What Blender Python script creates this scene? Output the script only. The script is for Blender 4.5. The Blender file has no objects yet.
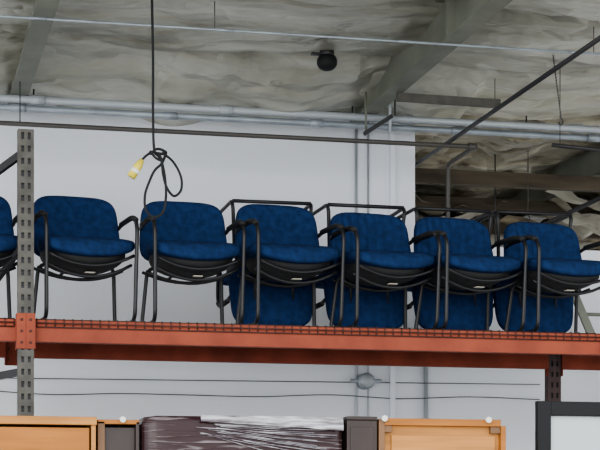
import bpy, bmesh, math, random
from mathutils import Vector, Matrix, noise
random.seed(7)
F=1800.0; TH=math.radians(13.0); ZC=1.6; V0=530.0
def P(u,v,Y):
    """back-projection: image pixel coordinates u, v -> world point on the vertical plane y=Y"""
    a=math.atan((u-300)/F); X=Y*math.tan(TH+a); d=Y*math.cos(a)/math.cos(TH+a)
    return Vector((X,Y,ZC+(V0-v)*d/F))
scene=bpy.context.scene
# ---------------------------------------------------------------- materials
def mat(name,col,rough=.6,metal=0.,var=0.,vscale=6.,bump=0.,bscale=30.,col2=None,stretch=None,coat=0.,spec=None,lo=.35,hi=.65):
    m=bpy.data.materials.new(name); m.use_nodes=True
    nt=m.node_tree; n=nt.nodes; l=nt.links; b=n['Principled BSDF']
    b.inputs['Base Color'].default_value=(*col,1); b.inputs['Roughness'].default_value=rough
    b.inputs['Metallic'].default_value=metal; b.inputs['Coat Weight'].default_value=coat
    if spec is not None: b.inputs['Specular IOR Level'].default_value=spec
    tc=n.new('ShaderNodeTexCoord'); mp=n.new('ShaderNodeMapping'); l.new(tc.outputs['Object'],mp.inputs[0])
    if stretch: mp.inputs['Scale'].default_value=stretch
    if var>0:
        t=n.new('ShaderNodeTexNoise'); t.inputs['Scale'].default_value=vscale; t.inputs['Detail'].default_value=6
        l.new(mp.outputs[0],t.inputs['Vector'])
        r=n.new('ShaderNodeValToRGB'); r.color_ramp.elements[0].position=lo; r.color_ramp.elements[1].position=hi
        c2=col2 if col2 else tuple(c*(1-var) for c in col)
        r.color_ramp.elements[0].color=(*c2,1); r.color_ramp.elements[1].color=(*col,1)
        l.new(t.outputs['Fac'],r.inputs[0]); l.new(r.outputs[0],b.inputs['Base Color'])
    if bump>0:
        t2=n.new('ShaderNodeTexNoise'); t2.inputs['Scale'].default_value=bscale; t2.inputs['Detail'].default_value=5
        l.new(mp.outputs[0],t2.inputs['Vector'])
        bp=n.new('ShaderNodeBump'); bp.inputs['Strength'].default_value=bump; bp.inputs['Distance'].default_value=.02
        l.new(t2.outputs['Fac'],bp.inputs['Height']); l.new(bp.outputs[0],b.inputs['Normal'])
    return m
BL=(.015,.036,.102)
M_blue=mat('blue_fabric',BL,.95,var=.35,vscale=22,bump=.35,bscale=220,spec=.08)
M_blue2=mat('blue_fabric_channelled',BL,.95,var=.35,vscale=22,spec=.08)
nt=M_blue2.node_tree; n_=nt.nodes; l_=nt.links
tc=n_.new('ShaderNodeTexCoord'); wv_=n_.new('ShaderNodeTexWave'); wv_.wave_type='BANDS'; wv_.bands_direction='X'; wv_.inputs['Scale'].default_value=5.2; wv_.inputs['Distortion'].default_value=.6
l_.new(tc.outputs['Object'],wv_.inputs['Vector']); bp_=n_.new('ShaderNodeBump'); bp_.inputs['Strength'].default_value=.6; bp_.inputs['Distance'].default_value=.014
l_.new(wv_.outputs['Fac'],bp_.inputs['Height']); l_.new(bp_.outputs[0],n_['Principled BSDF'].inputs['Normal'])
M_blk=mat('black_steel',(.010,.010,.012),.45,metal=.1)
M_shell=mat('black_shell',(.012,.012,.013),.75,bump=.2,bscale=90)
M_tag=mat('paper_tag',(.5,.47,.4),.8)
M_org=mat('orange_paint',(.27,.066,.036),.65,var=.3,vscale=5,bump=.1,col2=(.20,.048,.028),spec=.25)
M_orgs=mat('orange_paint_shaded',(.20,.046,.027),.7,var=.4,vscale=4,bump=.1,spec=.2)  # rear beam: same orange, with the shade under the deck mixed into the colour
M_orgd=mat('rusty_wire',(.07,.022,.016),.6,var=.4,vscale=9)
M_post=mat('post_grey',(.088,.083,.072),.6,metal=.1,var=.45,vscale=9,bump=.1)
M_dark=mat('dark_steel',(.03,.03,.033),.5,metal=.3)
M_gas=mat('gas_pipe_paint',(.065,.06,.055),.5,metal=.2)
M_maroon=mat('maroon_steel',(.04,.017,.017),.6)
M_wall=mat('wall_paint',(.70,.725,.78),.85,var=.05,vscale=.7,bump=.05,bscale=12)
M_floor=mat('concrete',(.50,.49,.45),.8,var=.25,vscale=1.2,bump=.2)
M_galv=mat('galvanised',(.32,.36,.40),.45,metal=.4,var=.25,vscale=7)
M_cond=mat('conduit',(.37,.40,.43),.5,metal=.2)
M_purl=mat('purlin_primer',(.19,.20,.165),.6,var=.35,vscale=2.5)
M_wood_d=mat('old_lumber',(.10,.08,.055),.85,var=.5,vscale=2,stretch=(1,6,6))
M_tan=mat('maple_wood',(.46,.22,.072),.5,var=.25,vscale=3,stretch=(.6,4,8),spec=.2)
M_tan2=mat('oak_wood',(.38,.155,.042),.5,var=.25,vscale=3,stretch=(.6,4,8),spec=.2)
M_tand=mat('wood_edge',(.17,.085,.035),.5,var=.3,vscale=4)
M_brown=mat('dark_walnut',(.03,.017,.014),.4,var=.4,vscale=4)
M_white=mat('white_plastic',(.6,.6,.57),.5)
M_yel=mat('yellow_plastic',(.55,.45,.06),.5)
M_rub=mat('black_rubber',(.013,.013,.015),.6,spec=.25)
M_board=mat('whiteboard',(.42,.46,.48),.3)
M_kraft=mat('insulation_kraft',(.32,.27,.18),.9,var=.6,vscale=3,bump=.7,bscale=9,col2=(.08,.065,.045))
M_foil2=mat('old_foil',(.40,.39,.33),.6,metal=.1,var=.6,vscale=2.2,bump=.8,bscale=6,col2=(.12,.105,.08))
def foil(name,c1,c2,c3,st,dist,stain):
    m=mat(name,c1,.36,metal=.4)
    nt=m.node_tree;n=nt.nodes;l=nt.links;b=n['Principled BSDF']
    tc=n.new('ShaderNodeTexCoord')
    mp=n.new('ShaderNodeMapping'); mp.inputs['Scale'].default_value=(.5,1.3,1); mp.inputs['Rotation'].default_value=(0,0,.15); l.new(tc.outputs['Object'],mp.inputs[0])
    w=n.new('ShaderNodeTexNoise'); w.inputs['Scale'].default_value=1.3; w.inputs['Detail'].default_value=7; w.inputs['Distortion'].default_value=.7; w.inputs['Roughness'].default_value=.58
    l.new(mp.outputs[0],w.inputs['Vector'])
    r=n.new('ShaderNodeValToRGB'); e=r.color_ramp.elements; e[0].position=.29; e[0].color=(*c3,1); e[1].position=.64; e[1].color=(*c1,1)
    q=e.new(.44); q.color=(*c2,1)
    l.new(w.outputs['Fac'],r.inputs[0])
    # water stains / tears of the facing
    sn=n.new('ShaderNodeTexNoise'); sn.inputs['Scale'].default_value=1.9; sn.inputs['Detail'].default_value=9; sn.inputs['Roughness'].default_value=.62; l.new(tc.outputs['Object'],sn.inputs['Vector'])
    sr=n.new('ShaderNodeValToRGB'); sr.color_ramp.elements[0].position=stain; sr.color_ramp.elements[0].color=(0,0,0,1); sr.color_ramp.elements[1].position=stain+.07; sr.color_ramp.elements[1].color=(1,1,1,1)
    l.new(sn.outputs['Fac'],sr.inputs[0])
    mx=n.new('ShaderNodeMix'); mx.data_type='RGBA'; l.new(sr.outputs[0],mx.inputs[0]); l.new(r.outputs[0],mx.inputs[6]); mx.inputs[7].default_value=(.085,.065,.04,1)
    l.new(mx.outputs[2],b.inputs['Base Color'])
    v=n.new('ShaderNodeTexVoronoi'); v.feature='DISTANCE_TO_EDGE'; v.inputs['Scale'].default_value=1.8
    dn=n.new('ShaderNodeTexNoise'); dn.inputs['Scale'].default_value=2.; l.new(tc.outputs['Object'],dn.inputs['Vector'])
    ad=n.new('ShaderNodeVectorMath'); ad.operation='ADD'; l.new(dn.outputs['Color'],ad.inputs[0]); l.new(mp.outputs[0],ad.inputs[1]); l.new(ad.outputs[0],v.inputs['Vector'])
    w2=n.new('ShaderNodeTexNoise'); w2.inputs['Scale'].default_value=2.3; w2.inputs['Detail'].default_value=4; l.new(mp.outputs[0],w2.inputs['Vector'])
    a=n.new('ShaderNodeMath'); a.operation='ADD'; l.new(v.outputs['Distance'],a.inputs[0]); l.new(w2.outputs['Fac'],a.inputs[1])
    bp=n.new('ShaderNodeBump'); bp.inputs['Strength'].default_value=st; bp.inputs['Distance'].default_value=dist
    l.new(a.outputs[0],bp.inputs['Height']); l.new(bp.outputs[0],b.inputs['Normal'])
    return m
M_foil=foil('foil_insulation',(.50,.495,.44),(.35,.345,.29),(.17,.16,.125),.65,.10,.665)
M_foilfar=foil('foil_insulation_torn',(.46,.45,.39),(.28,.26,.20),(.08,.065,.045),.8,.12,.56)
def wrap():
    m=bpy.data.materials.new('stretch_wrap'); m.use_nodes=True; nt=m.node_tree;n=nt.nodes;l=nt.links;b=n['Principled BSDF']
    tc=n.new('ShaderNodeTexCoord'); mp=n.new('ShaderNodeMapping'); mp.inputs['Scale'].default_value=(1.6,1,20); mp.inputs['Rotation'].default_value=(0,.3,0)
    l.new(tc.outputs['Object'],mp.inputs[0])
    t=n.new('ShaderNodeTexNoise'); t.inputs['Scale'].default_value=3.; t.inputs['Detail'].default_value=5; t.inputs['Distortion'].default_value=.5
    l.new(mp.outputs[0],t.inputs['Vector'])
    r=n.new('ShaderNodeValToRGB'); r.color_ramp.elements[0].position=.58; r.color_ramp.elements[0].color=(.028,.011,.013,1)
    r.color_ramp.elements[1].position=.80; r.color_ramp.elements[1].color=(.30,.27,.28,1)
    l.new(t.outputs['Fac'],r.inputs[0]); l.new(r.outputs[0],b.inputs['Base Color'])
    bp=n.new('ShaderNodeBump'); bp.inputs['Strength'].default_value=.4; bp.inputs['Distance'].default_value=.01
    l.new(t.outputs['Fac'],bp.inputs['Height']); l.new(bp.outputs[0],b.inputs['Normal'])
    b.inputs['Roughness'].default_value=.2; b.inputs['Specular IOR Level'].default_value=.35
    return m
M_wrap=wrap()
M_film=mat('clear_film',(.5,.5,.54),.25,var=.75,vscale=6,bump=.6,bscale=20,col2=(.08,.06,.07),stretch=(1,1,12),coat=.3)
# ---------------------------------------------------------------- builder
def rounded(pts,rad=.04,n=5):
    pts=[Vector(p) for p in pts]; out=[pts[0]]
    for i in range(1,len(pts)-1):
        a,b,c=pts[i-1],pts[i],pts[i+1]
        r1=min(rad,(a-b).length*.48); r2=min(rad,(c-b).length*.48)
        s=b+(a-b).normalized()*r1; e=b+(c-b).normalized()*r2
        for k in range(n+1):
            t=k/n; out.append(s*(1-t)**2+b*2*t*(1-t)+e*t*t)
    out.append(pts[-1]); return out
def spline(pts,n=8):
    p=[Vector(q) for q in pts]; p=[2*p[0]-p[1]]+p+[2*p[-1]-p[-2]]; out=[]
    for i in range(1,len(p)-2):
        for k in range(n):
            t=k/n
            out.append(.5*((2*p[i])+(p[i+1]-p[i-1])*t+(2*p[i-1]-5*p[i]+4*p[i+1]-p[i+2])*t*t+(3*p[i]-p[i-1]-3*p[i+1]+p[i+2])*t**3))
    out.append(p[-2]); return out
class B:
    def __init__(s): s.v=[];s.f=[];s.m=[];s.s=[];s.mats=[]
    def mi(s,m):
        if m not in s.mats: s.mats.append(m)
        return s.mats.index(m)
    def add(s,vs,fs,m,smooth=False):
        o=len(s.v); s.v+= [tuple(x) for x in vs]; i=s.mi(m)
        for f in fs: s.f.append([o+k for k in f]); s.m.append(i); s.s.append(smooth)
    def box(s,lo,hi,m,R=None):
        x0,y0,z0=lo;x1,y1,z1=hi
        vs=[Vector(q) for q in [(x0,y0,z0),(x1,y0,z0),(x1,y1,z0),(x0,y1,z0),(x0,y0,z1),(x1,y0,z1),(x1,y1,z1),(x0,y1,z1)]]
        if R: vs=[R@q for q in vs]
        s.add(vs,[(0,3,2,1),(4,5,6,7),(0,1,5,4),(1,2,6,5),(2,3,7,6),(3,0,4,7)],m)
    def bar(s,a,b,w,h,m,up=Vector((0,0,1))):
        a=Vector(a);b=Vector(b);d=(b-a).normalized(); x=d.cross(up).normalized(); z=x.cross(d).normalized()
        vs=[]
        for p in (a,b):
            for sx,sz in ((-1,-1),(1,-1),(1,1),(-1,1)): vs.append(p+x*sx*w/2+z*sz*h/2)
        s.add(vs,[(0,1,2,3),(7,6,5,4),(0,4,5,1),(1,5,6,2),(2,6,7,3),(3,7,4,0)],m)
    def tube(s,pts,r,m,seg=10,rf=None):
        pts=[Vector(p) for p in pts]; q=[pts[0]]
        for p in pts[1:]:
            if (p-q[-1]).length>1e-5: q.append(p)
        pts=q; n=len(pts)
        t0=(pts[1]-pts[0]).normalized(); ref=Vector((0,0,1)) if abs(t0.z)<.9 else Vector((1,0,0))
        x=t0.cross(ref).normalized(); vs=[];fs=[]
        for i,p in enumerate(pts):
            t=(pts[min(i+1,n-1)]-pts[max(i-1,0)]).normalized()
            x=(x-t*x.dot(t)).normalized(); y=t.cross(x); rr=r if not rf else r*rf(i/(n-1))
            for k in range(seg):
                a=2*math.pi*k/seg; vs.append(p+(x*math.cos(a)+y*math.sin(a))*rr)
        for i in range(n-1):
            for k in range(seg):
                k2=(k+1)%seg; fs.append((i*seg+k,i*seg+k2,(i+1)*seg+k2,(i+1)*seg+k))
        fs.append(tuple(range(seg))[::-1]); fs.append(tuple((n-1)*seg+k for k in range(seg)))
        s.add(vs,fs,m,True)
    def cushion(s,c,size,m,p=5.,deform=None,cuts=9):
        bm=bmesh.new(); bmesh.ops.create_cube(bm,size=2.)
        bmesh.ops.subdivide_edges(bm,edges=bm.edges[:],cuts=cuts,use_grid_fill=True)
        bm.verts.ensure_lookup_table(); vs=[]
        for v in bm.verts:
            q=v.co; k=max(abs(q.x),abs(q.y),abs(q.z))/((abs(q.x)**p+abs(q.y)**p+abs(q.z)**p)**(1/p))
            w=Vector((q.x*k*size[0]/2,q.y*k*size[1]/2,q.z*k*size[2]/2))
            if deform: w=deform(w)
            vs.append(w+Vector(c))
        fs=[[v.index for v in f.verts] for f in bm.faces]; bm.free(); s.add(vs,fs,m,True)
    def mesh(s,name):
        me=bpy.data.meshes.new(name); me.from_pydata(s.v,[],s.f)
        for m in s.mats: me.materials.append(m)
        for i,p in enumerate(me.polygons): p.material_index=s.m[i]; p.use_smooth=s.s[i]
        me.update(); return me
    def obj(s,name,parent=None,bevel=0.):
        o=bpy.data.objects.new(name,s.mesh(name)); scene.collection.objects.link(o)
        if parent: o.parent=parent
        if bevel:
            b=o.modifiers.new('bevel','BEVEL'); b.width=bevel; b.segments=2; b.limit_method='ANGLE'
        return o
def empty(name):
    e=bpy.data.objects.new(name,None); scene.collection.objects.link(e); return e
# ---------------------------------------------------------------- room shell
YW=13.4; ZCEIL=4.95; YC0=8.6
xe=P(415,200,YW).x
b=B(); b.box((-8,YW,0),(xe,YW+.2,ZCEIL+.1),M_wall); b.box((xe,YW+.01,0),(12,YW+.19,3.82),M_wall)
b.obj('wall_back')
b=B(); b.box((-8,24,0),(18,24.2,5.3),M_wall); b.obj('wall_far')
b=B(); b.box((-8,-4,-.1),(18,24.2,0),M_floor); b.obj('floor')
nx,ny=330,240; x0,x1,y0,y1=-6.,16.,YC0,24.; vs=[];fs=[]
for j in range(ny+1):
    for i in range(nx+1):
        x=x0+(x1-x0)*i/nx; y=y0+(y1-y0)*j/ny
        k=((x-.94)/2.59)%1.0; sag=math.sin(math.pi*k)
        q=Vector((x*.7,y*1.1,0)); z=ZCEIL-.09*sag*(.6+.6*noise.noise(q*.5))+.08*noise.noise(q*1.2)+.025*noise.noise(q*3.3)
        z-=.026*(1-abs(noise.noise(Vector((x*.7,y*2.2,7)))*2))**4*(.5+.5*sag)
        s2=abs(((y+.35*noise.noise(Vector((x*.6,y*.6,3))))/1.3)%1.0-.5)*2
        z+=.08*(1-min(1,s2*9))
        if x<xe+.3:
            t=max(0,min(1,(y-12.3)/.9)); z-=.17*t*t*(3-2*t)*(1+.4*noise.noise(Vector((x*2.2,5,1))))
        elif y>13.5: z+=.10*noise.noise(Vector((x*2.2,y*1.8,9)))
        vs.append((x,y,z))
near=[];far=[]
for j in range(ny):
    for i in range(nx):
        a=j*(nx+1)+i; f=(a,a+nx+1,a+nx+2,a+1)
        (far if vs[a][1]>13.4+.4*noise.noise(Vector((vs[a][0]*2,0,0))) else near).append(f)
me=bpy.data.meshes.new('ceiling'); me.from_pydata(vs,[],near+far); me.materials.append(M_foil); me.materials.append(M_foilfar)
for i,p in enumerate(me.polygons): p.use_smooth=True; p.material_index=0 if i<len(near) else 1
scene.collection.objects.link(bpy.data.objects.new('ceiling',me))
b=B(); b.box((x0,y0,ZCEIL+.25),(x1,y1,ZCEIL+.35),M_dark); b.obj('ceiling_roof_deck')
for k in range(-2,6):
    X=.94+2.59*k; b=B(); zb=4.71; yb=YC0; yend=13.4 if X<xe else 24
    b.box((X-.065,yb,zb),(X+.065,yend,zb+.012),M_purl); b.box((X-.006,yb,zb+.012),(X+.006,yend,zb+.30),M_purl)
    b.box((X-.065,yb,zb+.30),(X+.065,yend,zb+.312),M_purl)
    for y in (9,10.9,12.9):
        b.box((X-.06,y,zb+.012),(X-.006,y+.012,zb+.3),M_purl); b.box((X+.006,y,zb+.012),(X+.06,y+.012,zb+.3),M_purl)
    b.obj('roof_purlin')
for y in (14.7,15.9,17.1,18.4,19.8,21.4):
    b=B(); b.box((4.0,y,4.56),(15,y+.09,4.68),M_wood_d); b.obj('roof_joist')
b=B()
for i in range(36):
    x=3.9+random.random()*6; y=13.9+random.random()*8; L=.6+random.random()*1.2; Wd=.3+random.random()*.5
    n=14; vs=[];fs=[]; z0=4.68; drop=.10+random.random()*.3
    for a in range(n+1):
        for c in range(6):
            t=a/n; xx=x+L*t; yy=y+Wd*c/5+.06*noise.noise(Vector((a*.4,c*.5,i)))
            zz=z0-drop*math.sin(math.pi*t)*(.6+.4*noise.noise(Vector((t*3,c*.4,i*2.))))+.06*noise.noise(Vector((a*.6,c*.8,i*3.)))
            vs.append((xx,yy,zz))
    for a in range(n):
        for c in range(5):
            q=a*6+c; fs.append((q,q+1,q+7,q+6))
    b.add(vs,fs,random.choice([M_kraft,M_foil2,M_foil2]),True)
b.obj('torn_insulation_batts')
# ---------------------------------------------------------------- pipes
def couplings(b,a,c,r,m,n):
    a=Vector(a);c=Vector(c);d=(c-a).normalized()
    for i in range(n):
        p=a.lerp(c,(i+.5)/n); b.tube([p-d*.05,p+d*.05],r*1.25,m,12)
def wallrun(v_left,Y,r,m,uL=-60,uR=660,nc=0):
    z=P(0,v_left,Y).z; a=Vector((P(uL,0,Y).x,Y,z)); c=Vector((P(uR,0,Y).x,Y,z))
    b=B(); b.tube([a,c],r,m,12)
    if nc: couplings(b,a,c,r,m,nc)
    return b,a,c
b,a,c=wallrun(98,13.0,.028,M_cond,nc=4)
for t in (.12,.55,.8):
    p=a.lerp(c,t); b.tube([p,(p.x,p.y,4.76)],.006,M_dark,6)
b.obj('fire_sprinkler_pipe')
b,a,c=wallrun(107,13.02,.024,M_galv,nc=5); b.obj('electrical_conduit')
b,a,c=wallrun(16,10.9,.008,M_galv,nc=4)
for t in (.36,.9):
    p=a.lerp(c,t); b.tube([p,(p.x,p.y,4.85)],.003,M_gas,6)
b.obj('electrical_conduit')
zz=P(0,123,12.6).z; xe2=P(475,0,12.6).x
b=B(); b.tube(rounded([(P(-60,0,12.6).x,12.6,zz),(xe2,12.6,zz),(xe2,13.25,zz),(xe2,13.25,3.0),(xe2,13.39,3.0)],.05),.017,M_gas,12)
b.tube([(xe2-.05,12.6,zz),(xe2+.01,12.6,zz)],.026,M_gas,10)
x=P(20,0,12.6).x; b.tube([(x,12.6,zz),(x,12.6,4.8)],.004,M_dark,6)
b.obj('gas_pipe')
b=B(); b.tube([(4.04,8.8,4.45),(4.04,14.4,4.45)],.016,M_dark,10)
for y in (9.5,): b.tube([(4.04,y,4.45),(4.04,y,4.85)],.004,M_dark,6)
b.obj('black_steel_pipe')
b=B(); b.tube([(5.15,11.8,4.05),(5.15,15.5,4.05)],.017,M_dark,10)
b.tube([(5.15,14.8,4.05),(5.15,14.8,4.85)],.005,M_dark,6); b.obj('black_steel_pipe')
b=B(); p=P(382,118,12.8); b.tube([p,(P(660,0,12.8).x,12.8,p.z)],.022,M_cond,10)
b.tube([(p.x+.1,12.8,p.z),(p.x+.1,12.8,4.8)],.006,M_dark,6); b.obj('electrical_conduit')
b=B(); p=P(397,97,12.3); q=P(500,104,12.3); b.bar(p,q,.03,.06,M_post)
for t in (.05,.95):
    w=p.lerp(q,t); b.tube([w,(w.x,w.y,4.85)],.003,M_gas,6)
b.obj('strut_channel')
b=B()
b.bar(P(364,134,12.7),P(392,116,12.7),.03,.03,M_dark); b.tube([P(366,132,12.7),P(366,92,12.7)],.009,M_purl,6); b.tube([P(390,134,12.7),P(390,92,12.7)],.010,M_cond,6)
b.obj('pipe_hanger_bracket')
b=B()
for u,vt,r in ((357,100,.011),(369,112,.008),(427,300,.018)):
    x=P(u,0,13.36).x; b.tube([(x,13.385,.2),(x,13.385,P(u,vt,13.36).z)],r,M_cond,8)
    for z in (1.2,2.2,3.0): b.box((x-.03,13.37,z),(x+.03,13.4,z+.02),M_cond)
b.obj('wall_conduit')
x=P(393,0,13.36).x; b=B(); b.box((x-.02,13.36,0),(x+.02,13.4,4.7),M_wall); b.obj('trim_1')
b=B(); p=P(366,381,13.33); b.tube([p+Vector((0,.07,0)),p+Vector((0,-.03,0))],.062,M_galv,20); b.tube([p+Vector((0,-.03,0)),p+Vector((0,-.038,0))],.05,M_cond,20)
b.tube([p,p+Vector((.12,0,0))],.016,M_galv,8); b.tube([p,p+Vector((-.12,0,0))],.016,M_galv,8); b.obj('round_junction_box')
b=B()
for vl,sg in ((378,.0),(390,.03)):
    pts=[]
    for i in range(9):
        u=-20+i*70; q=P(u,vl+ (u*.012),13.37); q.z-=sg*abs(math.sin(i*1.3)); pts.append(q)
    b.tube(spline(pts,6),.004,M_gas,6)
b.obj('wall_cable')
p=P(327,60,12.1); b=B()
b.tube([(p.x,p.y,4.93),(p.x,p.y,p.z+.02)],.05,M_dark,16); 
b.cushion((p.x,p.y,p.z-.015),(.14,.14,.12),M_rub,p=2.2); b.box((p.x-.11,p.y-.02,p.z+.03),(p.x-.02,p.y+.02,p.z+.045),M_dark)
b.obj('ceiling_security_camera')
for u,vt,vb,Y in ((553,70,118,11.6),(528,170,215,14.6)):
    p=P(u,vt,Y); q=P(u+8 if u==553 else u,vb,Y); b=B(); p.z=4.85; n=22
    b.tube([p,q],.003,M_gas,6)
    for k in range(n):
        w=p.lerp(q,k/n); b.cushion(w,(.012,.006,.02),M_gas,p=2.,cuts=2)
    b.tube(spline([q,q+Vector((.015,0,-.025)),q+Vector((0,0,-.05)),q+Vector((-.02,0,-.03))],4),.004,M_dark,6); b.obj('hanging_chain')
b=B(); p=P(552,145,11.9); b.tube([p,P(600,150,11.9),P(640,153,11.9)],.014,M_dark,8)
b.tube([P(560,146,11.9),P(560,60,11.9)],.003,M_gas,6); b.obj('hanging_light_rail')
# ---------------------------------------------------------------- pallet rack
YF=11.2; YB=12.25; ZT=2.903; BH=.14
rack=empty('pallet_rack')
xL=P(25.5,0,YF).x; xR=P(613,0,YF).x
def post(X,Y,z1,m,nm,face=-1):
    b=B(); w=.098; hw=w/2; d=.07
    b.box((X-hw,Y,0),(X-hw+.020,Y+.003,z1),m); b.box((X+hw-.020,Y,0),(X+hw,Y+.003,z1),m); b.box((X-.011,Y,0),(X+.011,Y+.003,z1),m)
    z=0.
    while z<z1-.05:
        b.box((X-hw+.020,Y+.0002,z),(X+hw-.020,Y+.0028,z+.040),m)
        z+=.0762
    b.box((X-hw+.020,Y+.0002,z1-.02),(X+hw-.020,Y+.0028,z1),m)
    b.box((X-hw,Y+.003,0),(X-hw+.003,Y+d,z1),m); b.box((X+hw-.003,Y+.003,0),(X+hw,Y+d,z1),m)
    b.box((X-hw,Y+d,0),(X-hw+.03,Y+d+.003,z1),m); b.box((X+hw-.03,Y+d,0),(X+hw,Y+d+.003,z1),m)
    b.box((X-hw+.004,Y+.02,0),(X+hw-.004,Y+.022,z1-.01),M_dark)
    b.box((X-.07,Y-.02,0),(X+.07,Y+.11,.01),m)
    return b.obj(nm,rack)
zt=P(25,129,YF-.04).z; SK=.085
post(xL,YF-.04,zt,M_post,'front_upright'); post(xL+SK,YB+.02,zt-.05,M_dark,'rear_upright')
post(xR,YF-.04,2.905,M_maroon,'front_upright'); post(xR,YB+.02,2.905,M_maroon,'rear_upright')
b=B()
X,top,sk=xL,zt,SK
z=.2;k=0
while z+.75<top+.1:
    a=(X,YF+.03,z) if k%2==0 else (X+sk,YB+.02,z); c=(X+sk,YB+.02,z+.72) if k%2==0 else (X,YF+.03,z+.72)
    b.bar(a,c,.035,.035,M_dark); z+=.75;k+=1
for z in (.15,1.6,top-.12): b.bar((X,YF+.03,z),(X+sk,YB+.02,z),.035,.035,M_dark)
for z in (.15,1.0,1.6): b.bar((xR,YF+.03,z),(xR,YB+.02,z),.035,.035,M_dark)
b.obj('cross_bracing',rack)
b=B(); b.bar((xL-.02,YF+.05,3.93),(xL-.5,YF+.5,3.62),.03,.045,M_dark); b.bar((xL-.02,YF+.05,2.58),(xL-.5,YF+.6,2.52),.03,.045,M_dark)
b.bar((xL-.02,YF+.05,3.35),(xL-.35,YF+.6,2.93),.03,.03,M_dark); b.obj('bay_brace',rack)
def beam(xa,xb,Y,nm,sgn,m):
    b=B()
    y0,y1=(Y,Y+.055)
    b.box((xa,y0,ZT-BH),(xb,y1,ZT-.035),m)
    if sgn<0: b.box((xa,y0,ZT-.035),(xb,y1-.022,ZT-.002),m)
    else: b.box((xa,y0+.022,ZT-.035),(xb,y1,ZT-.002),m)
    for X,s in ((xa,1),(xb,-1)):
        yy=y0-.046 if sgn<0 else y1+.0
        b.box((min(X,X-s*.055),yy,ZT-.19),(max(X,X-s*.055),yy+.006,ZT+.03),m)
        b.box((X-.003,min(yy,y0),ZT-.19),(X+.003,max(yy,y1),ZT+.03),m)
        for z in (ZT-.15,ZT-.08,ZT-.01): b.tube([(X-s*.028,yy-.006,z),(X-s*.028,yy+.004,z)],.009,M_orgd,8)
    return b.obj(nm,rack,.003)
for xa,xb in ((xL+.055,xR-.055),(xL-2.6,xL-.055),(xR+.055,xR+2.6)):
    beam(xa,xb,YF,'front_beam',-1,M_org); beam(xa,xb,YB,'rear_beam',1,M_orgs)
b=B(); r=.0032
def deck(xa,xb):
    n=int((xb-xa)/.055)
    for i in range(n+1):
        x=xa+(xb-xa)*i/n
        b.tube([(x,YF-.006,ZT-.050),(x,YF-.006,ZT),(x,YF+.004,ZT+.004),(x,YB+.05,ZT+.004),(x,YB+.061,ZT-.05)],r*1.25,M_orgd,5)
    for z in (ZT-.049,ZT-.024): b.tube([(xa,YF-.009,z),(xb,YF-.009,z)],r*1.3,M_orgd,5)
    y=YF
    while y<YB+.06: b.tube([(xa,y,ZT-.001),(xb,y,ZT-.001)],r,M_orgd,5); y+=.105
    b.box((xa,YF+.08,ZT-.04),(xb,YF+.11,ZT-.006),M_orgd); b.box((xa,YB-.16,ZT-.05),(xb,YB-.12,ZT-.006),M_orgd)
    k=int((xb-xa)/.36)
    for i in range(k+1):
        x=xa+.05+(xb-xa-.1)*i/k; b.box((x-.018,YF+.036,ZT-.035),(x+.018,YB+.02,ZT-.008),M_orgd)
deck(xL+.07,xR-.07); deck(xL-2.5,xL-.07); deck(xR+.07,xR+2.5)
b.obj('wire_deck',rack)
# ---------------------------------------------------------------- chairs
def chair_mesh(MB):
    b=B()
    def sd(w):
        w=w.copy(); e=abs(w.x)/.29
        if w.y<-.08: w.z-=.8*(w.y+.08)**2
        w.z*=1-.30*e*e; w.z+=.30*w.x*w.x; w.x*=1+.10*(-w.y/.25); return w
    b.cushion((0,-.035,.478),(.58,.56,.135),M_blue,p=3.8,deform=sd,cuts=11)
    def ss(w):
        w=w.copy(); w.z+=.8*w.x*w.x+ .3*w.y*w.y; return w
    b.cushion((0,-.02,.39),(.53,.48,.13),M_shell,p=2.8,deform=ss)
    def bd(w):
        w=w.copy(); w.y-=.6*w.x*w.x; w.y+=(w.z)*.17; w.x*=1-.24*w.z; w.z-=.16*w.x*w.x*(1 if w.z>0 else 0); return w
    b.cushion((0,.26,.662),(.575,.10,.43),MB,p=5.,deform=bd,cuts=13)
    for s in (-1,1):
        pts=[(s*.266,.21,.65),(s*.287,.20,.665),(s*.291,.14,.680),(s*.291,-.19,.680),(s*.290,-.30,.62),(s*.282,-.265,.014),(s*.274,.24,.014),(s*.247,.17,.41),(s*.16,.05,.385)]
        b.tube(rounded(pts,.075,8),.0130,M_blk,10)
        b.tube(rounded([(s*.291,.13,.684),(s*.292,-.16,.685),(s*.291,-.26,.652)],.09,7),.018,M_shell,10)
        b.tube(rounded([(s*.13,-.02,.38),(s*.13,.24,.38),(s*.13,.285,.50),(s*.13,.295,.70)],.06,5),.011,M_blk,8)
        b.tube([(s*.266,.21,.65),(s*.20,.25,.65)],.012,M_blk,8)
        b.tube([(s*.10,-.23,.365),(s*.10,.2,.345)],.010,M_blk,8)
    arc=lambda y,z,d:[(x,y,z-d*(1-(x/.28)**2)) for x in [-.28+.056*i for i in range(11)]]
    b.tube(arc(-.262,.425,.075),.0105,M_blk,8); b.tube(arc(-.19,.375,.085),.0105,M_blk,8)
    b.tube(arc(.05,.37,.07),.0105,M_blk,8); b.tube(arc(.18,.38,.06),.0105,M_blk,8)
    b.tube([(-.272,.215,.014),(.272,.215,.014)],.013,M_blk,8)
    b.box((-.01,-.16,.3195),(.05,-.12,.3245),M_tag)
    return b.mesh('guest_chair')
cm=chair_mesh(M_blue); cm2=chair_mesh(M_blue2); ZD=ZT+.0075
def chair(x,y,z,inv=False,rz=0.,sz=1.,me=cm):
    o=bpy.data.objects.new('guest_chair',me); scene.collection.objects.link(o)
    o.location=(x,y,z); o.rotation_euler=(math.pi if inv else 0,0,rz); o.scale=(1,1,sz); return o
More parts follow.
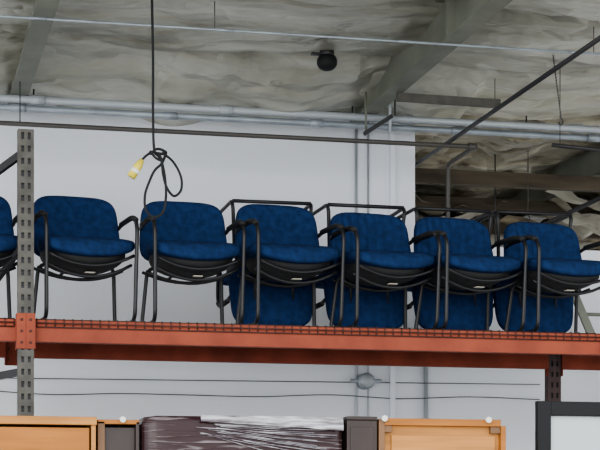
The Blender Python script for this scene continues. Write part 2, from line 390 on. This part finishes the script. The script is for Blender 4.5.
for u,rz,sz,me in ((-33,.08,1,cm),(73,.11,1,cm),(181,.05,.995,cm),(274,.10,1,cm),(366,.12,.965,cm2),(449,.14,.955,cm2),(538,.12,.945,cm2)):
    x=P(u,0,11.84).x+math.sin(rz)*.26
    chair(x,11.56,ZD,rz=rz,sz=sz,me=me)
for u,rz in ((271,-.02),(364,.01),(451,.015),(532,-.01)):
    chair(P(u,0,12.03).x,12.20,ZD+.055+.880,inv=True,rz=rz)
b=B(); b.box((P(225,0,12).x,11.93,ZD),(P(580,0,12).x,12.03,ZD+.045),M_wood_d); b.box((P(225,0,12).x,12.12,ZD),(P(580,0,12).x,12.2,ZD+.045),M_wood_d)
b.obj('lumber_dunnage',bevel=.004)
b=B(); A1=P(566,275,12.95); A2=P(640,450,12.95); D=(A2-A1)/(A1.z-A2.z); A2=A1+D*(A1.z); O=Vector((.32,.0,.0))
b.bar(A1,A2,.03,.06,M_purl); b.bar(A1+O,A2+O,.03,.06,M_purl)
for t in range(1,12):
    q=A1.lerp(A2,t/12); b.tube([q,q+O],.014,M_purl,8)
b.obj('aluminium_ladder')
# ---------------------------------------------------------------- extension cord
b=B(); Y=10.4
def C(u,v,dy=0): return P(u,v,Y+dy)
b.tube(spline([(C(152,0).x,Y,4.9),C(152,0),C(153,60),C(153,110),C(154,148),C(158,156)],8),.0075,M_rub,8)
b.tube(spline([C(158,156,.01),C(166,152),C(162,163,-.02),C(155,170),C(150,180),C(145,195),C(146,210),C(154,217),C(163,212),C(166,196),C(165,178),C(162,163),C(157,153,.02)],10),.0075,M_rub,8)
b.tube(spline([C(157,153,-.02),C(165,155,-.02),C(174,163),C(181,177),C(181,190),C(174,196),C(167,188),C(163,174,-.01),C(161,158,-.03),C(154,152),C(147,155),C(141,161)],10),.0075,M_rub,8)
b.tube(spline([C(150,151,-.02),C(156,158,-.03),C(163,160,-.02),C(165,152,.01),C(157,149,.02),C(150,154,.0)],8),.0078,M_rub,8)
pa=C(142,160);pb=C(131,177); b.tube([pa,pa.lerp(pb,.3),pa.lerp(pb,.45),pb],.026,M_yel,14,rf=lambda t:.55 if t<.2 else (.9 if t<.5 else 1.0))
b.tube([pa.lerp(pb,.55),pa.lerp(pb,.75)],.0275,M_white,14); 
d=(pb-pa).normalized(); 
for s in (-1,1): b.bar(pb+Vector((s*.008,0,0)),pb+Vector((s*.008,0,0))+d*.02,.003,.008,M_galv)
b.obj('extension_cord')
# ---------------------------------------------------------------- staging bench
YS=9.9; zs=1.52
X=lambda u,Y=YS:P(u,0,Y).x
Z=lambda v,u=300,Y=YS:P(u,v,Y).z
b=B(); b.box((X(-40),YS-.05,zs-.05),(X(640),YS+.75,zs),M_wood_d)
for u in (-35,140,320,500,635):
    for y in (YS,YS+.66): b.box((X(u)-.04,y,0),(X(u)+.04,y+.08,zs-.05),M_wood_d)
b.box((X(-38),YS,.3),(X(638),YS+.7,.34),M_wood_d); b.obj('staging_bench',bevel=.004)
b=B(); xa,xb=X(-38),X(97); zt=Z(416,40)
b.box((xa,YS,zt-.045),(xb,YS+.6,zt),M_tan); b.box((xa+.01,YS+.02,zs),(xa+.03,YS+.58,zt-.045),M_tan)
b.box((xb-.03,YS+.01,zs),(xb-.005,YS+.59,zt-.045),M_tan); b.box((xa+.03,YS+.09,zs),(xb-.03,YS+.58,zt-.06),M_tand)
b.box((xa+.04,YS+.02,zt-.24),(xb-.04,YS+.045,zt-.06),M_tan2); b.box((xa+.04,YS+.02,zt-.42),(xb-.04,YS+.045,zt-.255),M_tan2); b.box((xa+.04,YS+.02,zs+.01),(xb-.04,YS+.045,zt-.435),M_tan2)
b.obj('wooden_drawer_cabinet',bevel=.003)
b=B(); xa,xb=X(99),X(141)
b.box((xa,YS+.06,zs),(xa+.04,YS+.6,zt-.02),M_tand); b.box((xb-.02,YS+.06,zs),(xb,YS+.6,zt-.02),M_brown); b.box((xa,YS+.06,zt-.035),(xb,YS+.6,zt-.01),M_tan2)
b.box((xa+.04,YS+.1,zs),(xb-.02,YS+.6,zt-.05),M_brown)
b.tube([(X(124),YS+.055,zt-.01),(X(124),YS+.04,zt-.01)],.018,M_white,14); b.obj('walnut_bookcase',bevel=.003)
b=B(); xa,xb=X(143),X(345); zt=Z(417)
b.cushion(((xa+xb)/2,YS+.32,(zs+zt)/2),(xb-xa,.62,zt-zs),M_wrap,p=26,cuts=13)
def wv(seed,za,amp):
    n=60;vs=[];fs=[]
    for i in range(n+1):
        t=i/n; x=xa+.28*(xb-xa)+(xb-xa)*.71*t
        for k in range(6):
            h=za-k*.007*(1+1.2*t); y=YS-.004-.006*abs(noise.noise(Vector((t*9,k*.9,seed))))-.002*k
            vs.append((x,y,h+amp*noise.noise(Vector((t*5,k*.4,seed)))))
    for i in range(n):
        for k in range(5):
            q=i*6+k; fs.append((q,q+1,q+7,q+6))
    b.add(vs,fs,M_film,True)
wv(1.,zt+.003,.008)
for i in range(15):
    u0=192+random.random()*30; v0=424+i*.8; u1=343-random.random()*40; v1=425+i*2.6
    p=P(u0,v0,YS-.006);q=P(u1,v1,YS-.006); b.tube([p,p.lerp(q,.5)+Vector((0,-.003,-.005)),q],.0014+.0012*random.random(),M_film,6)
b.obj('stretch_wrapped_cabinet')
b=B(); xa,xb=X(347),X(377); zt2=Z(420,360); b.box((xa,YS,zs),(xb,YS+.6,zt2),M_brown); b.box((xa-.003,YS-.01,zt2),(xb,YS+.6,zt2+.02),M_brown)
b.box((xa+.02,YS-.006,zs+.05),(xb-.02,YS,zt2-.04),M_brown); b.obj('walnut_cabinet',bevel=.003)
b=B(); xa,xb=X(379),X(506); zt=Z(418,440)
b.box((xa,YS,zs),(xa+.035,YS+.6,zt-.01),M_tand); b.box((xb-.03,YS,zs),(xb,YS+.6,zt-.04),M_tan2)
b.box((xa+.035,YS,zt-.045),(xb-.03,YS+.6,zt-.005),M_tan2); b.box((xa+.035,YS+.04,zs),(xb-.03,YS+.6,zt-.045),M_tan)
b.box((xa+.035,YS+.01,zt-.085),(xa+.08,YS+.04,zt-.045),M_tand); b.box((xb-.09,YS+.01,zt-.085),(xb-.03,YS+.04,zt-.045),M_tand)
b.box((xa+.08,YS+.02,zs+.06),(xb-.06,YS+.04,zt-.10),M_tan)
for u in (384,488):
    x=X(u); b.tube([(x,YS-.001,zt-.008),(x,YS-.022,zt-.008)],.018,M_white,14)
b.obj('oak_cabinet',bevel=.003)
b=B(); xa,xb=X(553),X(650); zt=Z(398,560); y=YS+.25; fw=.085
b.box((xa,y,zs),(xa+fw,y+.05,zt),M_rub); b.box((xa+fw,y,zt-fw),(xb,y+.05,zt),M_rub); b.box((xb,y,zs),(xb+fw,y+.05,zt),M_rub); b.box((xa+fw,y,zs),(xb,y+.05,zs+fw),M_rub)
b.box((xa+fw,y+.03,zs+fw),(xb,y+.04,zt-fw),M_board); b.bar((xa+.3,y+.05,zt-.2),(xa+.3,y+.38,zs+.01),.03,.015,M_rub)
b.obj('black_framed_whiteboard',bevel=.004)
# ---------------------------------------------------------------- light
w=bpy.data.worlds.new('world'); scene.world=w; w.use_nodes=True
bg=w.node_tree.nodes['Background']; bg.inputs[0].default_value=(.94,.97,1,1); bg.inputs[1].default_value=2.4
s=bpy.data.lights.new('sun','SUN'); s.energy=2.2; s.angle=math.radians(55); s.color=(1,.98,.95)
so=bpy.data.objects.new('sun',s); so.rotation_euler=(math.radians(82),0,math.radians(-26)); scene.collection.objects.link(so)
for lx,ly in ((7,17),(10,20)):  # added fill lights, no visible source, to lift the dark roof area on the right
    a=bpy.data.lights.new('fill_light','AREA'); a.energy=170; a.size=1.2; a.color=(1,.97,.9)
    ao=bpy.data.objects.new('fill_light',a); ao.location=(lx,ly,3.9); ao.rotation_euler=(math.radians(25),0,0); scene.collection.objects.link(ao)
try: scene.view_settings.look='AgX - Medium High Contrast'
except Exception: pass
# ---------------------------------------------------------------- camera
c=bpy.data.cameras.new('camera'); co=bpy.data.objects.new('camera',c); scene.collection.objects.link(co); scene.camera=co
co.location=(0,0,ZC); co.rotation_euler=(math.pi/2,0,-TH); c.sensor_width=36; c.lens=F/600*36; c.shift_y=(V0-225)/600; c.clip_end=200
